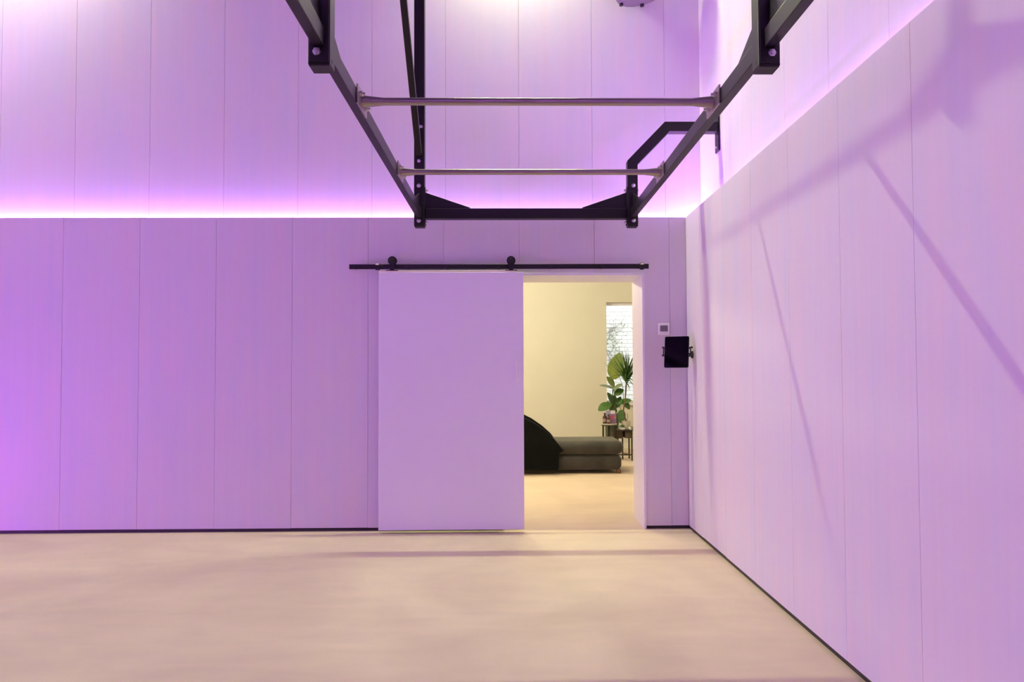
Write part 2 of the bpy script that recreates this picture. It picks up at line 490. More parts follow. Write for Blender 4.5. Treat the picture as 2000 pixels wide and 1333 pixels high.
# ------------------------------------------------------------------ sliding door
DY0, DY1 = 6.085, 6.125
door = thing('door_1', 'flat white sliding door leaf pushed left of the doorway', 'door', (-0.458, 6.105, 0.02))
door['kind'] = 'structure'
DXa, DXb, DZa, DZb = -1.031, 0.114, 0.026, 2.058
obj('door_leaf', BX((DXa, DY0, DZa), (DXb, DY1, DZb), 0.0018, 1), DOORP, door)
obj('top_edge', BX((DXa + 0.002, DY0 + 0.004, DZb), (DXb - 0.06, DY1 - 0.004, DZb + 0.016), 0.0015, 1), EDGE, door)
hd = obj('handle', TB([(0.058, DY0 - 0.03, 1.345), (0.058, DY0 - 0.03, 1.195)], 0.0055, 12), WHITE, door, True)
for z in (1.345, 1.195):
    obj('handle_post', TB([(0.058, DY0 + 0.002, z), (0.058, DY0 - 0.033, z)], 0.0085, 14), WHITE, hd, True)
RZ0, RZ1, RY0, RY1 = 2.088, 2.127, 6.118, 6.126
for x in (-0.927, 0.017):
    hz = 2.154
    hg = obj('roller_hanger', BX((x - 0.018, DY0 + 0.002, DZb + 0.014), (x + 0.018, DY0 + 0.008, hz + 0.012), 0.002, 1), BLACK, door)
    obj('foot_plate', BX((x - 0.047, DY0 + 0.002, DZb + 0.013), (x + 0.047, DY1 - 0.002, DZb + 0.019), 0.001, 1), BLACK, hg)
    w = TB([(x, DY0 + 0.010, hz), (x, DY0 + 0.014, hz), (x, DY0 + 0.034, hz), (x, DY0 + 0.044, hz)], [0.033, 0.035, 0.0285, 0.035], 28)
    obj('wheel', w, BLACK, hg, True)
    obj('axle_cap', TB([(x, DY0 - 0.010, hz), (x, DY0 - 0.006, hz), (x, DY0 + 0.004, hz)], [0.010, 0.017, 0.019], 20), BLACK, hg, True)
    obj('washer', TB([(x, DY0 - 0.0005, hz), (x, DY0 + 0.002, hz)], [0.0245, 0.0245], 24), RUBBER, hg, True)

rail = thing('door_rail', 'long flat black steel rail above the sliding door', 'rail', (-0.075, 6.125, 2.09))
obj('rail_bar', BX((-1.272, RY0, RZ0), (1.121, RY1, RZ1), 0.0012, 1), BLACK, rail)
rz = (RZ0 + RZ1) / 2
bolt0 = None
for px in (-1.235, -0.815, -0.497, -0.082, 0.332, 0.747):
    b_ = TB([(px, RY0 - 0.006, rz), (px, RY0 - 0.004, rz), (px, RY0 + 0.001, rz)], [0.006, 0.010, 0.011], 16)
    obj('bolt', b_, BLACK, rail, True)
    obj('spacer', TB([(px, RY1, rz), (px, D + 0.001, rz)], 0.012, 16), BLACK, rail, True)
for x, s in ((-1.045, 1), (1.064, -1)):
    st = obj('stop', BX((x - 0.016, RY0 - 0.022, RZ0 - 0.008), (x + 0.016, RY1 + 0.006, RZ1 + 0.006), 0.003), BLACK, rail)
    obj('stop_cap', TB([(x - 0.012, RY0 - 0.026, RZ1 - 0.004), (x + 0.012, RY0 - 0.026, RZ1 - 0.004)], 0.006, 12), EDGE, st, True)
    obj('stop_arm', TB([(x + s * 0.014, RY0 - 0.012, rz + 0.006), (x + s * 0.042, RY0 - 0.012, rz + 0.006)], 0.007, 12), BLACK, st, True)
obj('anti_jump_disc', TB([(-0.63, RY0 + 0.001, RZ1 + 0.003), (-0.63, RY1 - 0.001, RZ1 + 0.003)], 0.007, 14), ZINC, rail, True)

# ------------------------------------------------------------------ pull-up rig
TW = 0.078
YF, YN, Y0 = 5.745, 2.705, -0.35     # front faces of the post rows
XA, XB = -0.672, 0.937               # post centre lines
ZPB = 2.362                          # post foot
RLZ0, RLZ1, RLW = 2.424, 2.494, 0.040
rig = thing('pull_up_rig', 'black steel pull-up rig hanging from above with two bare steel bars', 'gym rig', (0.13, 4.2, ZPB))
bev = 0.004
def post(xc, yf, ztop, name='post'):
    p = obj(name, BX((xc - TW / 2, yf, ZPB), (xc + TW / 2, yf + TW, ztop), bev), BLACK, rig)
    obj('end_cap', BX((xc - TW / 2 + 0.003, yf + 0.003, ZPB - 0.004), (xc + TW / 2 - 0.003, yf + TW - 0.003, ZPB + 0.002), 0.001, 1), RUBBER, p)
    return p
pl_far = post(XA, YF, ZC)
pl_near = post(XA, YN, ZC)
pr_near = post(XB, YN, ZC)
# far right post bends over to the wall bracket
x0, x1 = XB - TW / 2, XB + TW / 2
arm_pts = [(x0, ZPB), (x1, ZPB), (x1, 2.830), (x1 + 0.245, 3.083), (XR + RR - 0.012, 3.083), (XR + RR - 0.012, 3.158), (x1 + 0.21, 3.158), (x0, 2.860)]
pr_far = obj('post', PR(arm_pts, 'Y', YF, YF + TW, 0.003), BLACK, rig)
obj('end_cap', BX((x0 + 0.003, YF + 0.003, ZPB - 0.004), (x1 - 0.003, YF + TW - 0.003, ZPB + 0.002), 0.001, 1), RUBBER, pr_far)
wp = obj('wall_plate', BX((XR + RR - 0.012, YF - 0.01, 2.935), (XR + RR, YF + TW + 0.02, 3.305), 0.008), BLACK, pr_far)
for z in (2.975, 3.265):
    obj('bolt', TB([(XR + RR - 0.013, YF + 0.045, z), (XR + RR - 0.024, YF + 0.045, z)], 0.011, 6), ZINC, pr_far)

# rails along the room
for xc in (XA, XB):
    for ya, yb_ in ((YN + TW, YF), (Y0, YN)):
        obj('rail', BX((xc - RLW / 2, ya + 0.006, RLZ0), (xc + RLW / 2, yb_ - 0.006, RLZ1), 0.003), BLACK, rig)
    # end plates and triangular gussets at each post
    for yface, sgn in ((YF, -1), (YN, -1), (YN + TW, 1)):
        a, b = sorted((yface, yface + sgn * 0.006))
        obj('end_plate', BX((xc - 0.035, a, RLZ0 - 0.055), (xc + 0.035, b, RLZ1 + 0.13), 0.0015, 1), BLACK, rig)
        g0 = yface + sgn * 0.006
        obj('gusset', PR([(g0, RLZ1 + 0.001), (g0 + sgn * 0.33, RLZ1 + 0.001), (g0, RLZ1 + 0.118)], 'X', xc - 0.004, xc + 0.004, 0.001, 1), BLACK, rig)
# the crossbeam between the far posts
obj('crossbeam', BX((XA + TW / 2 + 0.006, YF + 0.002, 2.420), (XB - TW / 2 - 0.006, YF + TW - 0.002, 2.497), bev), BLACK, rig)
for xf, sgn in ((XA + TW / 2, 1), (XB - TW / 2, -1)):
    a, b = sorted((xf, xf + sgn * 0.006))
    obj('end_plate', BX((a, YF + 0.004, 2.375), (b, YF + TW - 0.004, 2.66), 0.0015, 1), BLACK, rig)
    g0 = xf + sgn * 0.006
    obj('gusset', PR([(g0, 2.502), (g0 + sgn * 0.335, 2.502), (g0 + sgn * 0.335, 2.508), (g0, 2.622)], 'Y', YF + 0.026, YF + 0.038, 0.001, 1), BLACK, rig)
    for z in (2.641, 2.394):
        yb2 = YF + TW / 2
        obj('bolt', TB([(xf + sgn * 0.006, yb2, z), (xf + sgn * 0.014, yb2, z)], 0.011, 6), ZINC, rig)
        obj('bolt_end', TB([(xf + sgn * 0.014, yb2, z), (xf + sgn * 0.024, yb2, z)], 0.006, 10), ZINC, rig)
        xo = xf - sgn * TW
        obj('bolt', TB([(xo, yb2, z), (xo - sgn * 0.010, yb2, z)], 0.011, 6), ZINC, rig)
# round-headed bolts on the faces turned to the camera
def facebolt(x, y, z, nut=False):
    if nut:
        n_ = obj('nut', TB([(x, y, z), (x, y - 0.002, z), (x, y - 0.012, z)], [0.0185, 0.0165, 0.0150], 6), ZINC, rig)
        obj('washer', TB([(x, y, z), (x, y - 0.0025, z)], 0.0195, 20), ZINC, n_, True)
        obj('stud', TB([(x, y - 0.010, z), (x, y - 0.022, z)], 0.0085, 14), ZINC, n_, True)
    else:
        obj('bolt', TB([(x, y + 0.001, z), (x, y - 0.004, z), (x, y - 0.008, z)], [0.0165, 0.0145, 0.006], 16), ZINC, rig, True)
for z in (2.858, 2.667, 2.402): facebolt(XA - 0.002, YF - (0.006 if z < 2.7 else 0), z)
for z in (2.667, 2.402): facebolt(XB + 0.004, YF - 0.006, z)
facebolt(XA + 0.012, YF, 3.115)
facebolt(XA - 0.006, YN, 2.405, True); facebolt(XB + 0.006, YN, 2.405, True)
for xc, s in ((XA, 1), (XB, -1)):
    xs_ = xc + s * TW / 2
    obj('hole_shade_disc', TB([(xs_ - s * 0.002, YN + TW * 0.42, 2.385), (xs_ + s * 0.0006, YN + TW * 0.42, 2.385)], 0.007, 14), RUBBER, rig)  # black disc painted as the shade inside a drilled hole
# slanted brace from the far left post up towards the near post
bm = bmesh.new()
a = Vector((XA, YF - 0.022, 2.900)); b = Vector((XA, YN + TW + 0.03, 5.56))
dd = (b - a).normalized(); nn = Vector((1, 0, 0)).cross(dd).normalized()
hw = 0.022
vs = []
for p in (a, b):
    for sx, sn in ((-1, -1), (1, -1), (1, 1), (-1, 1)):
        vs.append(bm.verts.new(p + Vector((sx * hw, 0, 0)) + nn * sn * hw))
for f in ((0, 1, 2, 3), (7, 6, 5, 4), (0, 4, 5, 1), (1, 5, 6, 2), (2, 6, 7, 3), (3, 7, 4, 0)): bm.faces.new([vs[i] for i in f])
bmesh.ops.recalc_face_normals(bm, faces=bm.faces[:])
bmesh.ops.bevel(bm, geom=bm.edges[:], offset=0.003, segments=2, affect='EDGES')
br = obj('brace', bm, BLACK, rig)
obj('brace_plate', BX((XA - 0.026, YF - 0.005, 2.85), (XA + 0.026, YF, 3.20), 0.0015, 1), BLACK, br)

# the two pull-up bars with flanges
xi0, xi1 = XA + RLW / 2, XB - RLW / 2
zb = (RLZ0 + RLZ1) / 2 + 0.006
for yb3 in (3.372, 4.575):
    bar = obj('pull_up_bar', TB([(xi0 + 0.05, yb3, zb), (xi1 - 0.05, yb3, zb)], 0.0168, 24), STEEL, rig, True)
    for xi, s in ((xi0, 1), (xi1, -1)):
        fl = obj('flange', PR([(yb3 - 0.105, zb - 0.042), (yb3 + 0.105, zb - 0.042), (yb3 + 0.105, zb + 0.042), (yb3 - 0.105, zb + 0.042)], 'X', xi, xi + s * 0.008, 0.0012, 1), STEEL, bar)
        obj('sleeve', TB([(xi + s * 0.008, yb3, zb), (xi + s * 0.03, yb3, zb), (xi + s * 0.10, yb3, zb)], [0.026, 0.0245, 0.0170], 24), STEEL, bar, True)
        for dy, dz in ((-0.062, 0.012), (0.062, -0.012)):
            nt_ = obj('bolt', TB([(xi + s * 0.008, yb3 + dy, zb + dz), (xi + s * 0.020, yb3 + dy, zb + dz)], 0.0115, 6), ZINC, bar)
            obj('bolt', TB([(xi + s * 0.020, yb3 + dy, zb + dz), (xi + s * 0.032, yb3 + dy, zb + dz)], 0.0065, 10), ZINC, bar)
            obj('bolt', TB([(xi - s * RLW, yb3 + dy, zb + dz), (xi - s * (RLW + 0.009), yb3 + dy, zb + dz)], 0.0115, 6), ZINC, bar)

# ------------------------------------------------------------------ wall fittings
th = thing('thermostat', 'small square white thermostat with grey display right of the doorway', 'thermostat', (1.251, D, 1.605))
obj('housing', BX((1.204, D - 0.022, 1.558), (1.298, D, 1.653), 0.006, 3), WHITE, th)
obj('display', BX((1.220, D - 0.0232, 1.586), (1.282, D - 0.020, 1.635), 0.001, 1), LCD, th)

# tablet in a clamp holder on the right wall, facing into the room and leaning back
C = Vector((1.300, 5.95, 1.4145))
psi, the = math.radians(25), math.radians(10)
wv = Vector((math.cos(psi), -math.sin(psi), 0))
hn = Vector((-math.sin(psi), -math.cos(psi), 0))
hv = Vector((0, 0, 1)) * math.cos(the) - hn * math.sin(the)
nv = wv.cross(hv).normalized()
if nv.dot(hn) < 0: nv = -nv
def slab(w0, w1, h0, h1, n0, n1, bev=0.0, seg=2, edges='ALL'):
    bm = bmesh.new(); box(bm, (w0, n0, h0), (w1, n1, h1))
    if bev:
        es = [e for e in bm.edges if abs((e.verts[0].co - e.verts[1].co).y) > 1e-4] if edges == 'N' else bm.edges[:]
        bmesh.ops.bevel(bm, geom=es, offset=bev, segments=seg, affect='EDGES', profile=0.5)
    for v in bm.verts: v.co = C + wv * v.co.x + nv * v.co.y + hv * v.co.z
    bmesh.ops.recalc_face_normals(bm, faces=bm.faces[:])
    return bm
def PT(w, n, h): return C + wv * w + nv * n + hv * h
tab = thing('tablet', 'black tablet with dark screen clamped beside the corner', 'tablet', C)
obj('tablet_body', slab(-0.095, 0.095, -0.124, 0.124, -0.008, 0.0, 0.011, 4, 'N'), RUBBER, tab)
obj('screen', slab(-0.091, 0.091, -0.120, 0.120, 0.0, 0.0009, 0.009, 4, 'N'), SCREEN, tab)
hol = thing('tablet_holder', 'black clamp holder gripping the tablet by the right wall', 'tablet holder', C)
obj('back_plate', slab(-0.06, 0.06, -0.05, 0.05, -0.022, -0.009, 0.004), RUBBER, hol)
for sw in (-1, 1):
    for hh in (0.036, -0.026):
        pts = [PT(sw * 0.058, -0.016, hh), PT(sw * 0.100, -0.016, hh), PT(sw * 0.107, -0.010, hh), PT(sw * 0.107, 0.004, hh), PT(sw * 0.099, 0.009, hh)]
        if sw > 0: pts = [PT(0.058, -0.016, hh), PT(0.104, -0.016, hh), PT(0.118, -0.010, hh), PT(0.118, 0.006, hh), PT(0.098, 0.012, hh - 0.012)]
        obj('claw', TB(pts, [0.006, 0.006, 0.0075, 0.0075, 0.006], 10), RUBBER, hol, True)
    obj('claw_bar', TB([PT(sw * 0.105, -0.013, 0.040), PT(sw * 0.105, -0.013, -0.030)], 0.005, 10), RUBBER, hol, True)
pw = Vector((XR, C.y + 0.06, C.z - 0.02))
obj('arm', TB([PT(0.0, -0.02, 0.0), PT(0.02, -0.045, -0.005), pw + Vector((-0.012, 0, 0))], [0.014, 0.012, 0.012], 12), RUBBER, hol, True)
obj('wall_foot', TB([pw, pw + Vector((-0.012, 0, 0))], [0.03, 0.028], 20), RUBBER, hol, True)

# grey round fitting at the top of the picture, on the upper back wall
fc = Vector((1.068, 6.11, 4.298))
sp = thing('wall_speaker', 'round grey housing with dark screw feet at the top edge', 'speaker', fc)
ax = Vector((-0.16, 0.02, 1)).normalized(); fx = Vector((1, 0, 0.16)).normalized(); fy = ax.cross(fx).normalized()
def ring(rx, ry, h, n=40): return [fc + fx * (rx * math.cos(2 * math.pi * k / n)) + fy * (ry * math.sin(2 * math.pi * k / n)) + ax * h for k in range(n)]
bm = bmesh.new()
prof = [(0.15, 0.004), (0.178, 0.0), (0.190, 0.012), (0.195, 0.05), (0.198, 0.30), (0.17, 0.34)]
rs = [[bm.verts.new(p) for p in ring(r, r * 0.9, h)] for r, h in prof]
for a_, b_ in zip(rs, rs[1:]):
    for k in range(40): bm.faces.new((a_[k], a_[(k + 1) % 40], b_[(k + 1) % 40], b_[k]))
bm.faces.new(rs[0][::-1]); bm.faces.new(rs[-1]); bmesh.ops.recalc_face_normals(bm, faces=bm.faces[:])
obj('housing', bm, GREYP, sp, True)
for ang in (150, 75, 20, 215, 300):
    p = fc + fx * (0.165 * math.cos(math.radians(ang))) + fy * (0.150 * math.sin(math.radians(ang)))
    obj('screw_foot', TB([p + ax * 0.004, p - ax * 0.012, p - ax * 0.016], [0.017, 0.017, 0.011], 14), RUBBER, sp, True)
obj('bracket', BX((fc.x - 0.04, fc.y + 0.10, fc.z + 0.12), (fc.x + 0.04, D + RB, fc.z + 0.24), 0.004), BLACK, sp)

# warm floodlights high on the back wall (above the picture)

for i, (lx, lab) in enumerate(((0.05, 'warm floodlight high above the doorway'), (-4.15, 'warm floodlight high above the left end of the back wall'))):
    lp = Vector((lx, D + 0.02, 5.33)); FH = (0.45, 0.6)[i]
    fl_ = thing('flood_light', lab, 'lamp', lp, 'floodlights on the back wall')
    obj('housing', BX((lx - FH - 0.02, D - 0.02, 5.345), (lx + FH + 0.02, D + 0.075, 5.42), 0.006), BLACK, fl_)
    obj('bracket', BX((lx - 0.03, D + 0.07, 5.36), (lx + 0.03, D + RB - 0.0005, 5.40), 0.003), BLACK, fl_)
    obj('lens', BX((lx - FH, D - 0.008, 5.338), (lx + FH, D + 0.062, 5.346), 0.002, 1), LAMPGL, fl_)
    ld = bpy.data.lights.new('flood_light_beam', 'AREA')
    ld.shape = 'RECTANGLE'; ld.size = 2 * FH; ld.size_y = 0.06
    ld.energy = FLOOD_POWER * (0.78, 2.6)[i]; ld.spread = math.radians((128, 180)[i]); ld.color = FLOOD_COLOR
    lo_ = bpy.data.objects.new('flood_light_beam', ld); COL.objects.link(lo_)
    lo_.location = (lx, D + 0.018, 5.334)
    lo_.rotation_euler = (math.radians((-18, -55)[i]), 0, 0)

# ------------------------------------------------------------------ lounge furniture
sofa = thing('chaise_sofa', 'low charcoal velvet chaise sofa with sweeping side seen through the doorway', 'sofa', (0.75, 9.85, 0))
YS0, YS1 = 9.50, 10.22
def rbox(lo, hi, bev, seg=5): return BX(lo, hi, bev, seg)
obj('base', rbox((-0.35, YS0 + 0.01, 0.045), (1.389, YS1, 0.226), 0.06), VELVET, sofa, True, 60)
obj('seat_cushion', rbox((-0.35, YS0 - 0.005, 0.232), (1.418, YS1 - 0.01, 0.405), 0.084, 7), VELVET, sofa, True, 60)
wing = [(-0.36, 0.06), (0.602, 0.06), (0.602, 0.245), (0.625, 0.275), (0.668, 0.292), (0.62, 0.345), (0.545, 0.445), (0.43, 0.548), (0.29, 0.645), (0.18, 0.700), (0.02, 0.755), (-0.36, 0.78)]
obj('side_wing', PR(wing, 'Y', YS0 - 0.07, YS0 + 0.03, 0.018, 3), LEATHER, sofa, True, 50)
obj('side_wing', PR([(x, z) for x, z in wing], 'Y', YS1 - 0.02, YS1 + 0.07, 0.018, 3), LEATHER, sofa, True, 50)
obj('backrest', PR([(-0.36, 0.24), (-0.1, 0.24), (-0.02, 0.70), (-0.12, 0.76), (-0.36, 0.76)], 'Y', YS0 + 0.03, YS1 - 0.02, 0.03, 3), VELVET, sofa, True, 50)
for x, y in ((1.325, YS0 + 0.03), (1.325, YS1 - 0.09), (-0.28, YS0 + 0.03), (-0.28, YS1 - 0.09)):
    obj('leg', BX((x, y, 0), (x + 0.055, y + 0.055, 0.05), 0.004), WALNUT, sofa)

# the taller side table with round pale top, and the lower one
TX, TY = 1.420, 10.98
t1_ = thing('side_table', 'taller round side table with bottles on it behind the sofa', 'table', (TX, TY, 0))
obj('table_top', lathe([(0.108, 0), (0.118, 0.004), (0.118, 0.016), (0.110, 0.02)], 30, (TX, TY, 0.500)), MARBLE, t1_, True)
obj('apron', lathe([(0.108, 0), (0.108, 0.012)], 30, (TX, TY, 0.488)), DARKM, t1_, True)
for a in (205, 325, 85):
    x = TX + 0.098 * math.cos(math.radians(a)); y = TY + 0.098 * math.sin(math.radians(a))
    obj('leg', BX((x - 0.012, y - 0.012, 0), (x + 0.012, y + 0.012, 0.49), 0.002, 1), DARKM, t1_)
obj('shelf_ring', lathe([(0.095, 0), (0.095, 0.012)], 24, (TX, TY, 0.15)), DARKM, t1_, True)

UX, UY = 1.63, 10.98
t2_ = thing('side_table', 'lower dark side table carrying the potted plants beside the sofa', 'table', (UX, UY, 0))
obj('table_top', BX((UX - 0.115, UY - 0.12, 0.418), (UX + 0.115, UY + 0.16, 0.432), 0.003), DARKM, t2_)
obj('drawer_box', BX((UX - 0.165, UY - 0.03, 0.305), (UX - 0.012, UY + 0.13, 0.415), 0.004), WICKER, t2_)
obj('drawer_box', BX((UX + 0.006, UY - 0.09, 0.315), (UX + 0.100, UY + 0.13, 0.415), 0.004), WICKER, t2_)
for x, y in ((UX - 0.003, UY + 0.10), (UX + 0.098, UY - 0.11), (UX - 0.10, UY - 0.11), (UX + 0.098, UY + 0.15)):
    obj('leg', BX((x - 0.0095, y - 0.0095, 0), (x + 0.0095, y + 0.0095, 0.42), 0.002, 1), DARKM, t2_)
obj('stretcher', BX((UX - 0.10, UY - 0.116, 0.075), (UX + 0.098, UY - 0.104, 0.092), 0.001, 1), DARKM, t2_)
obj('stretcher', TB([(UX + 0.098, UY - 0.11, 0.083), (UX - 0.003, UY + 0.10, 0.083)], 0.006, 8), DARKM, t2_)

# bottles and cartons on the taller table
def bottle(x, y, r, h, label):
    b_ = thing('bottle', label, 'bottle', (x, y, 0.52), 'amber bottles on the side table')
    obj('bottle_body', lathe([(r * 0.9, 0), (r, 0.006), (r, h * 0.55), (r * 0.85, h * 0.68), (r * 0.36, h * 0.78), (r * 0.34, h * 0.86)], 24, (x, y, 0.5202)), AMBER, b_, True)
    obj('cap', lathe([(r * 0.42, 0), (r * 0.44, 0.003), (r * 0.44, h * 0.13), (r * 0.38, h * 0.14)], 18, (x, y, 0.5202 + h * 0.86)), BLACKCAP, b_, True)
    obj('paper_label', lathe([(r * 1.012, 0), (r * 1.012, h * 0.32)], 24, (x, y, 0.5202 + h * 0.14)), LABELM, b_, True)
bottle(1.358, 10.96, 0.031, 0.150, 'amber bottle with black cap at the left edge of the taller table')
bottle(1.408, 10.915, 0.024, 0.130, 'slim amber bottle between the left bottle and the mauve carton')
ct = thing('carton', 'mauve carton with pink red print beside the bottles', 'box', (1.474, 10.95, 0.52))
obj('carton_body', BX((1.424, 10.950, 0.5202), (1.524, 11.000, 0.655), 0.002, 1), CARTON, ct)
obj('print_patch', PR([(1.434, 0.612), (1.452, 0.632), (1.480, 0.634), (1.500, 0.618), (1.512, 0.600), (1.490, 0.604), (1.470, 0.590), (1.445, 0.592)], 'Y', 10.9485, 10.9500), REDINK, ct)
obj('print_streak', PR([(1.484, 0.622), (1.496, 0.610), (1.520, 0.598), (1.500, 0.602)], 'Y', 10.948, 10.9484), PAPER, ct)
cd = thing('gift_card_box', 'lilac and white box standing behind the mauve carton', 'box', (1.455, 11.04, 0.52))
obj('box_body', BX((1.385, 11.022, 0.5202), (1.518, 11.062, 0.700), 0.002, 1), CARTON2, cd)
obj('white_front', BX((1.448, 11.0205, 0.655), (1.514, 11.022, 0.700)), PAPER, cd)

# ------------------------------------------------------------------ plants
def leaf_mesh(base, tip, width, normal, curl=0.15, shape='oval', seg=8, fold=0.12):
    """a leaf blade with midrib fold, slight thickness"""
    base = Vector(base); tip = Vector(tip); ax_ = tip - base; L_ = ax_.length; d = ax_.normalized()
    nrm = Vector(normal); nrm = (nrm - d * nrm.dot(d)).normalized(); sd = d.cross(nrm).normalized()
    bm = bmesh.new(); top = []; bot = []
    for i in range(seg + 1):
        t = i / seg
        if shape == 'oval': w = math.sin(math.pi * min(1, t * 0.94 + 0.03)) ** 0.75
        elif shape == 'paddle': w = (math.sin(math.pi * min(1, (t ** 0.85) * 0.93 + 0.05)) ** 0.65)
        else: w = (1 - t) ** 0.7 * min(1, 0.5 + t * 3)
        w *= width / 2
        c = base + ax_ * t - nrm * (curl * L_ * (t - 0.5) ** 2 * 1.2) + nrm * (curl * L_ * 0.3)
        up = nrm * (fold * w)
        top.append([bm.verts.new(c - sd * w + up), bm.verts.new(c), bm.verts.new(c + sd * w + up)])
        bot.append([bm.verts.new(c - sd * w + up - nrm * 0.0015), bm.verts.new(c - nrm * 0.002), bm.verts.new(c + sd * w + up - nrm * 0.0015)])
    for i in range(seg):
        for j in (0, 1):
            bm.faces.new((top[i][j], top[i][j + 1], top[i + 1][j + 1], top[i + 1][j]))
            bm.faces.new((bot[i][j], bot[i + 1][j], bot[i + 1][j + 1], bot[i][j + 1]))
        bm.faces.new((top[i][0], top[i + 1][0], bot[i + 1][0], bot[i][0]))
        bm.faces.new((top[i][2], bot[i][2], bot[i + 1][2], top[i + 1][2]))
    bmesh.ops.recalc_face_normals(bm, faces=bm.faces[:])
    return bm

# large-leaved plant in a tall dark green planter on the floor behind the tables
PX, PY = 1.560, 11.72
def wp_(px, py, y): return Vector(((px - 994.5) * y / 1501.0, y, 1.27 - (py - 725.5) * y / 1501.0))
pa = thing('potted_plant', 'large-leaved plant in a tall dark green planter by the window', 'plant', (PX, PY, 0))
pot = obj('planter', lathe([(0.082, 0), (0.090, 0.01), (0.112, 0.60), (0.118, 0.62), (0.108, 0.622), (0.102, 0.59)], 28, (PX, PY, 0)), POTG, pa, True)
obj('soil', lathe([(0.100, 0), (0.100, 0.01)], 20, (PX, PY, 0.575)), SOIL, pa)
leaves = [  # base px, tip px, depth, width, normal, material, shape
    ((1197, 741), (1212, 691), 11.35, 0.245, (-0.3, -1, 0.1), LEAF2, 'paddle'),
    ((1200, 757), (1185, 737), 11.38, 0.10, (0.5, -1, 0.2), LEAF2, 'oval'),
    ((1203, 762), (1171, 754), 11.30, 0.11, (0.1, -0.45, 1), LEAF4, 'oval'),
    ((1198, 762), (1216, 752), 11.28, 0.11, (-0.2, -0.6, 1), LEAF4, 'oval'),
    ((1199, 772), (1218, 763), 11.33, 0.12, (0.1, -0.8, 0.6), LEAF, 'oval'),
    ((1199, 792), (1186, 768), 11.30, 0.09, (0.5, -1, 0.1), LEAF3, 'oval'),
    ((1198, 775), (1205, 796), 11.36, 0.10, (0.2, -1, 0.1), LEAF3, 'oval'),
    ((1194, 789), (1168, 803), 11.25, 0.155, (-0.3, -0.9, 0.7), LEAF, 'oval'),
    ((1206, 790), (1233, 783), 11.30, 0.11, (0.2, -0.8, 0.8), LEAF, 'oval'),
    ((1216, 784), (1229, 801), 11.28, 0.10, (0.4, -0.9, 0.3), LEAF3, 'oval'),
    ((1214, 802), (1211, 828), 11.05, 0.125, (0.1, -1, 0.2), LEAF, 'paddle'),
    ((1196, 800), (1200, 772), 11.50, 0.10, (0.1, -1, 0.1), LEAF3, 'oval'),
    ((1203, 798), (1212, 776), 11.52, 0.10, (-0.3, -1, 0.1), LEAF, 'oval'),
    ((1190, 806), (1204, 800), 11.30, 0.10, (0.1, -0.6, 0.8), LEAF3, 'oval'),
    ((1205, 806), (1190, 796), 11.48, 0.10, (0.1, -0.8, 0.6), LEAF, 'oval'),
]
for (b0, t0, y, w, nrm, m_, shp) in leaves:
    y += 0.27; w *= 1.02
    B, T = wp_(*b0, y), wp_(*t0, y - 0.05)
    lf = obj('leaf', leaf_mesh(B, T, w, nrm, 0.14, shp), m_, pa, True, 80)
    root = Vector((PX + random.uniform(-0.03, 0.03), PY + random.uniform(-0.03, 0.03), 0.58))
    midp = (root + B) / 2 + Vector((random.uniform(-0.015, 0.015), 0, 0.06 if B.z > 0.7 else 0.16))
    obj('stalk', TB([root, midp, B + (T - B) * 0.04], [0.009, 0.007, 0.0045], 8), GSTEM, lf, True)

# spiky dracaena in the cream pot on the lower table
dx, dy = 1.672, 11.035
pd = thing('potted_dracaena', 'spiky dracaena with thin bare trunk in a cream pot', 'plant', (dx, dy, 0.432))
obj('pot', lathe([(0.050, 0), (0.056, 0.006), (0.066, 0.105), (0.068, 0.118), (0.061, 0.119), (0.058, 0.10)], 26, (dx, dy, 0.4322)), TERRA, pd, True)
obj('soil', lathe([(0.056, 0), (0.056, 0.006)], 18, (dx, dy, 0.530)), SOIL, pd)
crown = wp_(1223, 752, 11.05)
tr = [(dx, dy, 0.532), wp_(1217, 803, 11.0), wp_(1221, 780, 11.02), crown]
obj('trunk', TB(tr, [0.011, 0.011, 0.010, 0.012], 10), STEM, pd, True)
obj('offshoot', TB([(dx + 0.015, dy - 0.02, 0.532), (dx + 0.008, dy - 0.02, 0.58), (dx + 0.022, dy - 0.02, 0.60), (dx + 0.018, dy - 0.02, 0.66)], [0.005, 0.005, 0.004, 0.003], 8), STEM, pd, True)
rnd = random.Random(3)
for k in range(84):
    az = rnd.uniform(0, 2 * math.pi); el = rnd.uniform(-0.55, 1.45)
    if k < 34: el = rnd.uniform(0.85, 1.5)
    L_ = rnd.uniform(0.24, 0.44) if el > 0.6 else rnd.uniform(0.18, 0.30)
    d = Vector((math.cos(az) * math.cos(el), math.sin(az) * math.cos(el), math.sin(el)))
    b0 = crown + Vector((0, 0, rnd.uniform(0.0, 0.16))) + d * 0.008
    nrm = Vector((0, 0, 1)) if abs(d.z) < 0.8 else Vector((math.cos(az + 1.5), math.sin(az + 1.5), 0.2))
    obj('leaf', leaf_mesh(b0, b0 + d * L_, 0.025, nrm, 0.35 if el < 0.6 else 0.1, 'blade', 6, 0.25), (LEAF, LEAF3, LEAF)[k % 3], pd, True, 80)

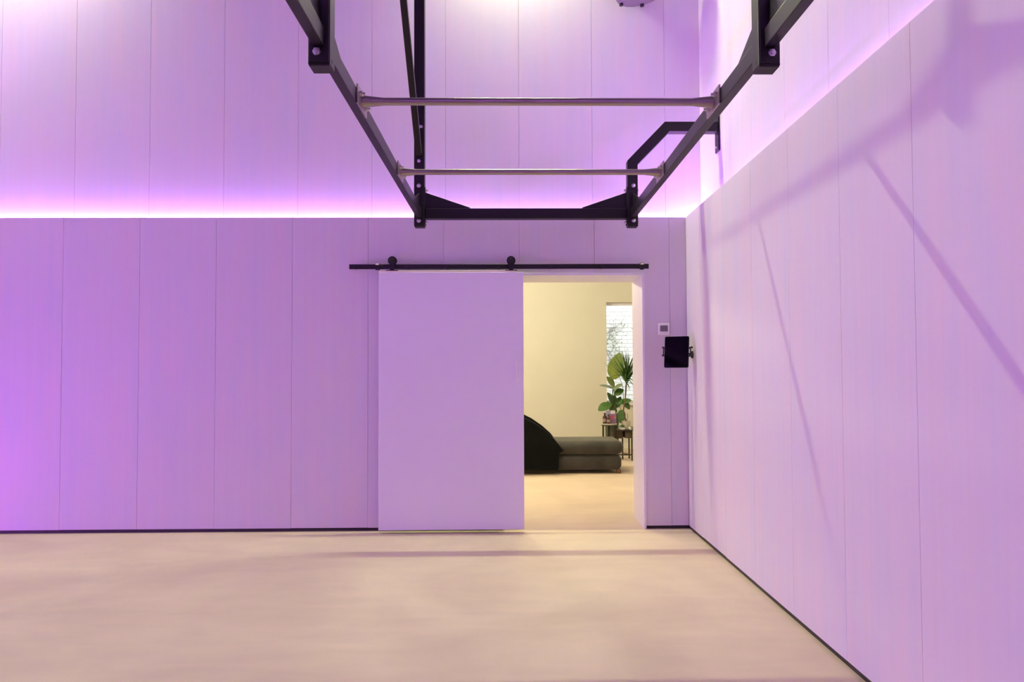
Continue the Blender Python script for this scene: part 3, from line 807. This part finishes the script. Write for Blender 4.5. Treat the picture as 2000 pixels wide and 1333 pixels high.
# trailing small-leaved plant on the lower table in front of the cream pot
ps = thing('trailing_plant', 'small trailing plant with pale green leaves on the lower table', 'plant', (1.60, 10.92, 0.432))
obj('bowl', lathe([(0.030, 0), (0.042, 0.012), (0.050, 0.035), (0.045, 0.036), (0.040, 0.03)], 20, (1.600, 10.905, 0.4322)), WHITE, ps, True)
for k in range(26):
    az = rnd.uniform(0, 2 * math.pi); r_ = rnd.uniform(0.0, 0.035)
    b0 = Vector((1.602 + r_ * math.cos(az), 10.900 + r_ * math.sin(az) * 0.7, 0.462 + rnd.uniform(0, 0.03)))
    d = Vector((math.cos(az), math.sin(az), rnd.uniform(-0.5, 0.7))).normalized()
    obj('leaf', leaf_mesh(b0, b0 + d * rnd.uniform(0.03, 0.048), 0.030, (0, -0.3, 1), 0.2, 'oval', 5), (LEAF4, LEAF, LEAF4, LEAF)[k % 4], ps, True, 80)
    if k % 4 == 0: obj('stalk', TB([(1.600, 10.905, 0.455), b0], [0.002, 0.0015], 6), GSTEM, ps)
ps2 = thing('trailing_plant', 'small leafy plant hanging over the right edge of the lower table', 'plant', (1.735, 10.92, 0.432))
obj('bowl', lathe([(0.018, 0), (0.026, 0.01), (0.030, 0.04), (0.027, 0.041), (0.024, 0.036)], 18, (1.714, 10.900, 0.4322)), WHITE, ps2, True)
for k in range(22):
    az = rnd.uniform(-1.6, 1.6)
    h_ = 0.472 - (k / 22) * 0.13
    b0 = Vector((1.718 + 0.042 * (k > 5) + rnd.uniform(-0.012, 0.012), 10.895 + rnd.uniform(-0.02, 0.02), h_))
    d = Vector((math.cos(az), -0.5, rnd.uniform(-0.7, 0.4))).normalized()
    obj('leaf', leaf_mesh(b0, b0 + d * rnd.uniform(0.03, 0.045), 0.024, (0, -0.6, 1), 0.2, 'oval', 5), (LEAF, LEAF4)[k % 2], ps2, True, 80)
obj('stalk', TB([(1.714, 10.90, 0.465), (1.740, 10.895, 0.478), (1.762, 10.895, 0.44), (1.760, 10.895, 0.33)], 0.002, 6), GSTEM, ps2)

# bare climber on the outdoor brick wall
vine = thing('climbing_vine', 'thin twiggy climber on the white brick wall outside', 'vine', (2.0, GY - 0.045, 0))
bm = bmesh.new()
def twig(p, d, L_, r, depth):
    pts = [p]; 
    for i in range(4):
        d = (d + Vector((rnd.uniform(-0.45, 0.45), 0, rnd.uniform(-0.25, 0.35)))).normalized()
        p = p + d * (L_ / 4); p = Vector((p.x, GY - 0.045 + rnd.uniform(-0.006, 0.004), p.z)); pts.append(p)
    tube(bm, pts, [r, r * 0.85, r * 0.7, r * 0.55, r * 0.4], 5)
    if depth:
        for q in pts[1:]:
            if rnd.random() < 0.85:
                twig(q, Vector((rnd.choice((-1, 1)) * rnd.uniform(0.5, 1), 0, rnd.uniform(-0.1, 0.9))).normalized(), L_ * 0.55, r * 0.6, depth - 1)
twig(Vector((2.02, GY - 0.045, 0.0)), Vector((0.02, 0, 1)), 1.3, 0.010, 0)
twig(Vector((2.06, GY - 0.045, 1.25)), Vector((-0.1, 0, 1)), 0.75, 0.008, 3)
obj('branches', bm, STEM, vine)
bm = bmesh.new()
for k in range(90):
    c = Vector((rnd.gauss(2.0, 0.13), GY - 0.052, rnd.gauss(1.72, 0.26)))
    a = rnd.uniform(0, 6.28); s_ = rnd.uniform(0.012, 0.024)
    p = [c + Vector((math.cos(a + q) * s_ * f_, -0.004, math.sin(a + q) * s_ * f_)) for q, f_ in ((0, 1.2), (1.57, 0.6), (3.14, 1.0), (4.71, 0.6))]
    p2 = [v + Vector((0, 0.004, 0)) for v in p]
    A = [bm.verts.new(v) for v in p]; B = [bm.verts.new(v) for v in p2]
    bm.faces.new(A); bm.faces.new(B[::-1])
    for i in range(4): bm.faces.new((A[i], B[i], B[(i + 1) % 4], A[(i + 1) % 4]))
bmesh.ops.recalc_face_normals(bm, faces=bm.faces[:])
lv = obj('foliage', bm, LEAF4, vine); lv['kind'] = 'stuff'

# lamps added to brighten the lounge: a downlight over the open floor and a globe pendant beside it, both out of the doorway's view
x, y = 0.35, 8.3
dl = thing('fill_downlight', 'added unseen downlight over the open lounge floor', 'lamp', (x, y, LZ - 0.03))
obj('rim', lathe([(0.14, 0), (0.15, 0.004), (0.15, 0.03), (0.14, 0.031)], 28, (x, y, LZ - 0.031)), WHITE, dl, True)
obj('diffuser', lathe([(0.125, 0), (0.125, 0.003)], 28, (x, y, LZ - 0.0335)), LAMPGL, dl, True)
ld = bpy.data.lights.new('fill_downlight_beam', 'AREA'); ld.shape = 'DISK'; ld.size = 0.24; ld.spread = math.radians(110)
ld.energy = LOUNGE_FILL_POWER; ld.color = LOUNGE_FILL_COLOR
lo_ = bpy.data.objects.new('fill_downlight_beam', ld); COL.objects.link(lo_); lo_.location = (x, y, LZ - 0.04)
x, y, z = -0.75, 9.75, 2.75
pn = thing('fill_pendant', 'added globe pendant, out of view, brightening the lounge wall', 'lamp', (x, y, z))
prof = [(0.15 * math.sin(math.pi * k / 14) + 0.0005, -0.15 * math.cos(math.pi * k / 14)) for k in range(15)]
obj('globe', lathe(prof, 28, (x, y, z)), mat('fill_globe_glow', (0.9, 0.9, 0.9), 0.3, emit=(FILL_PENDANT_COLOR, FILL_PENDANT_GLOW)), pn, True)  # glow added to lift the lounge's far wall
obj('cord', TB([(x, y, z + 0.15), (x, y, LZ)], 0.004, 8), RUBBER, pn)
obj('canopy', lathe([(0.05, 0), (0.05, 0.02)], 20, (x, y, LZ - 0.02)), WHITE, pn, True)
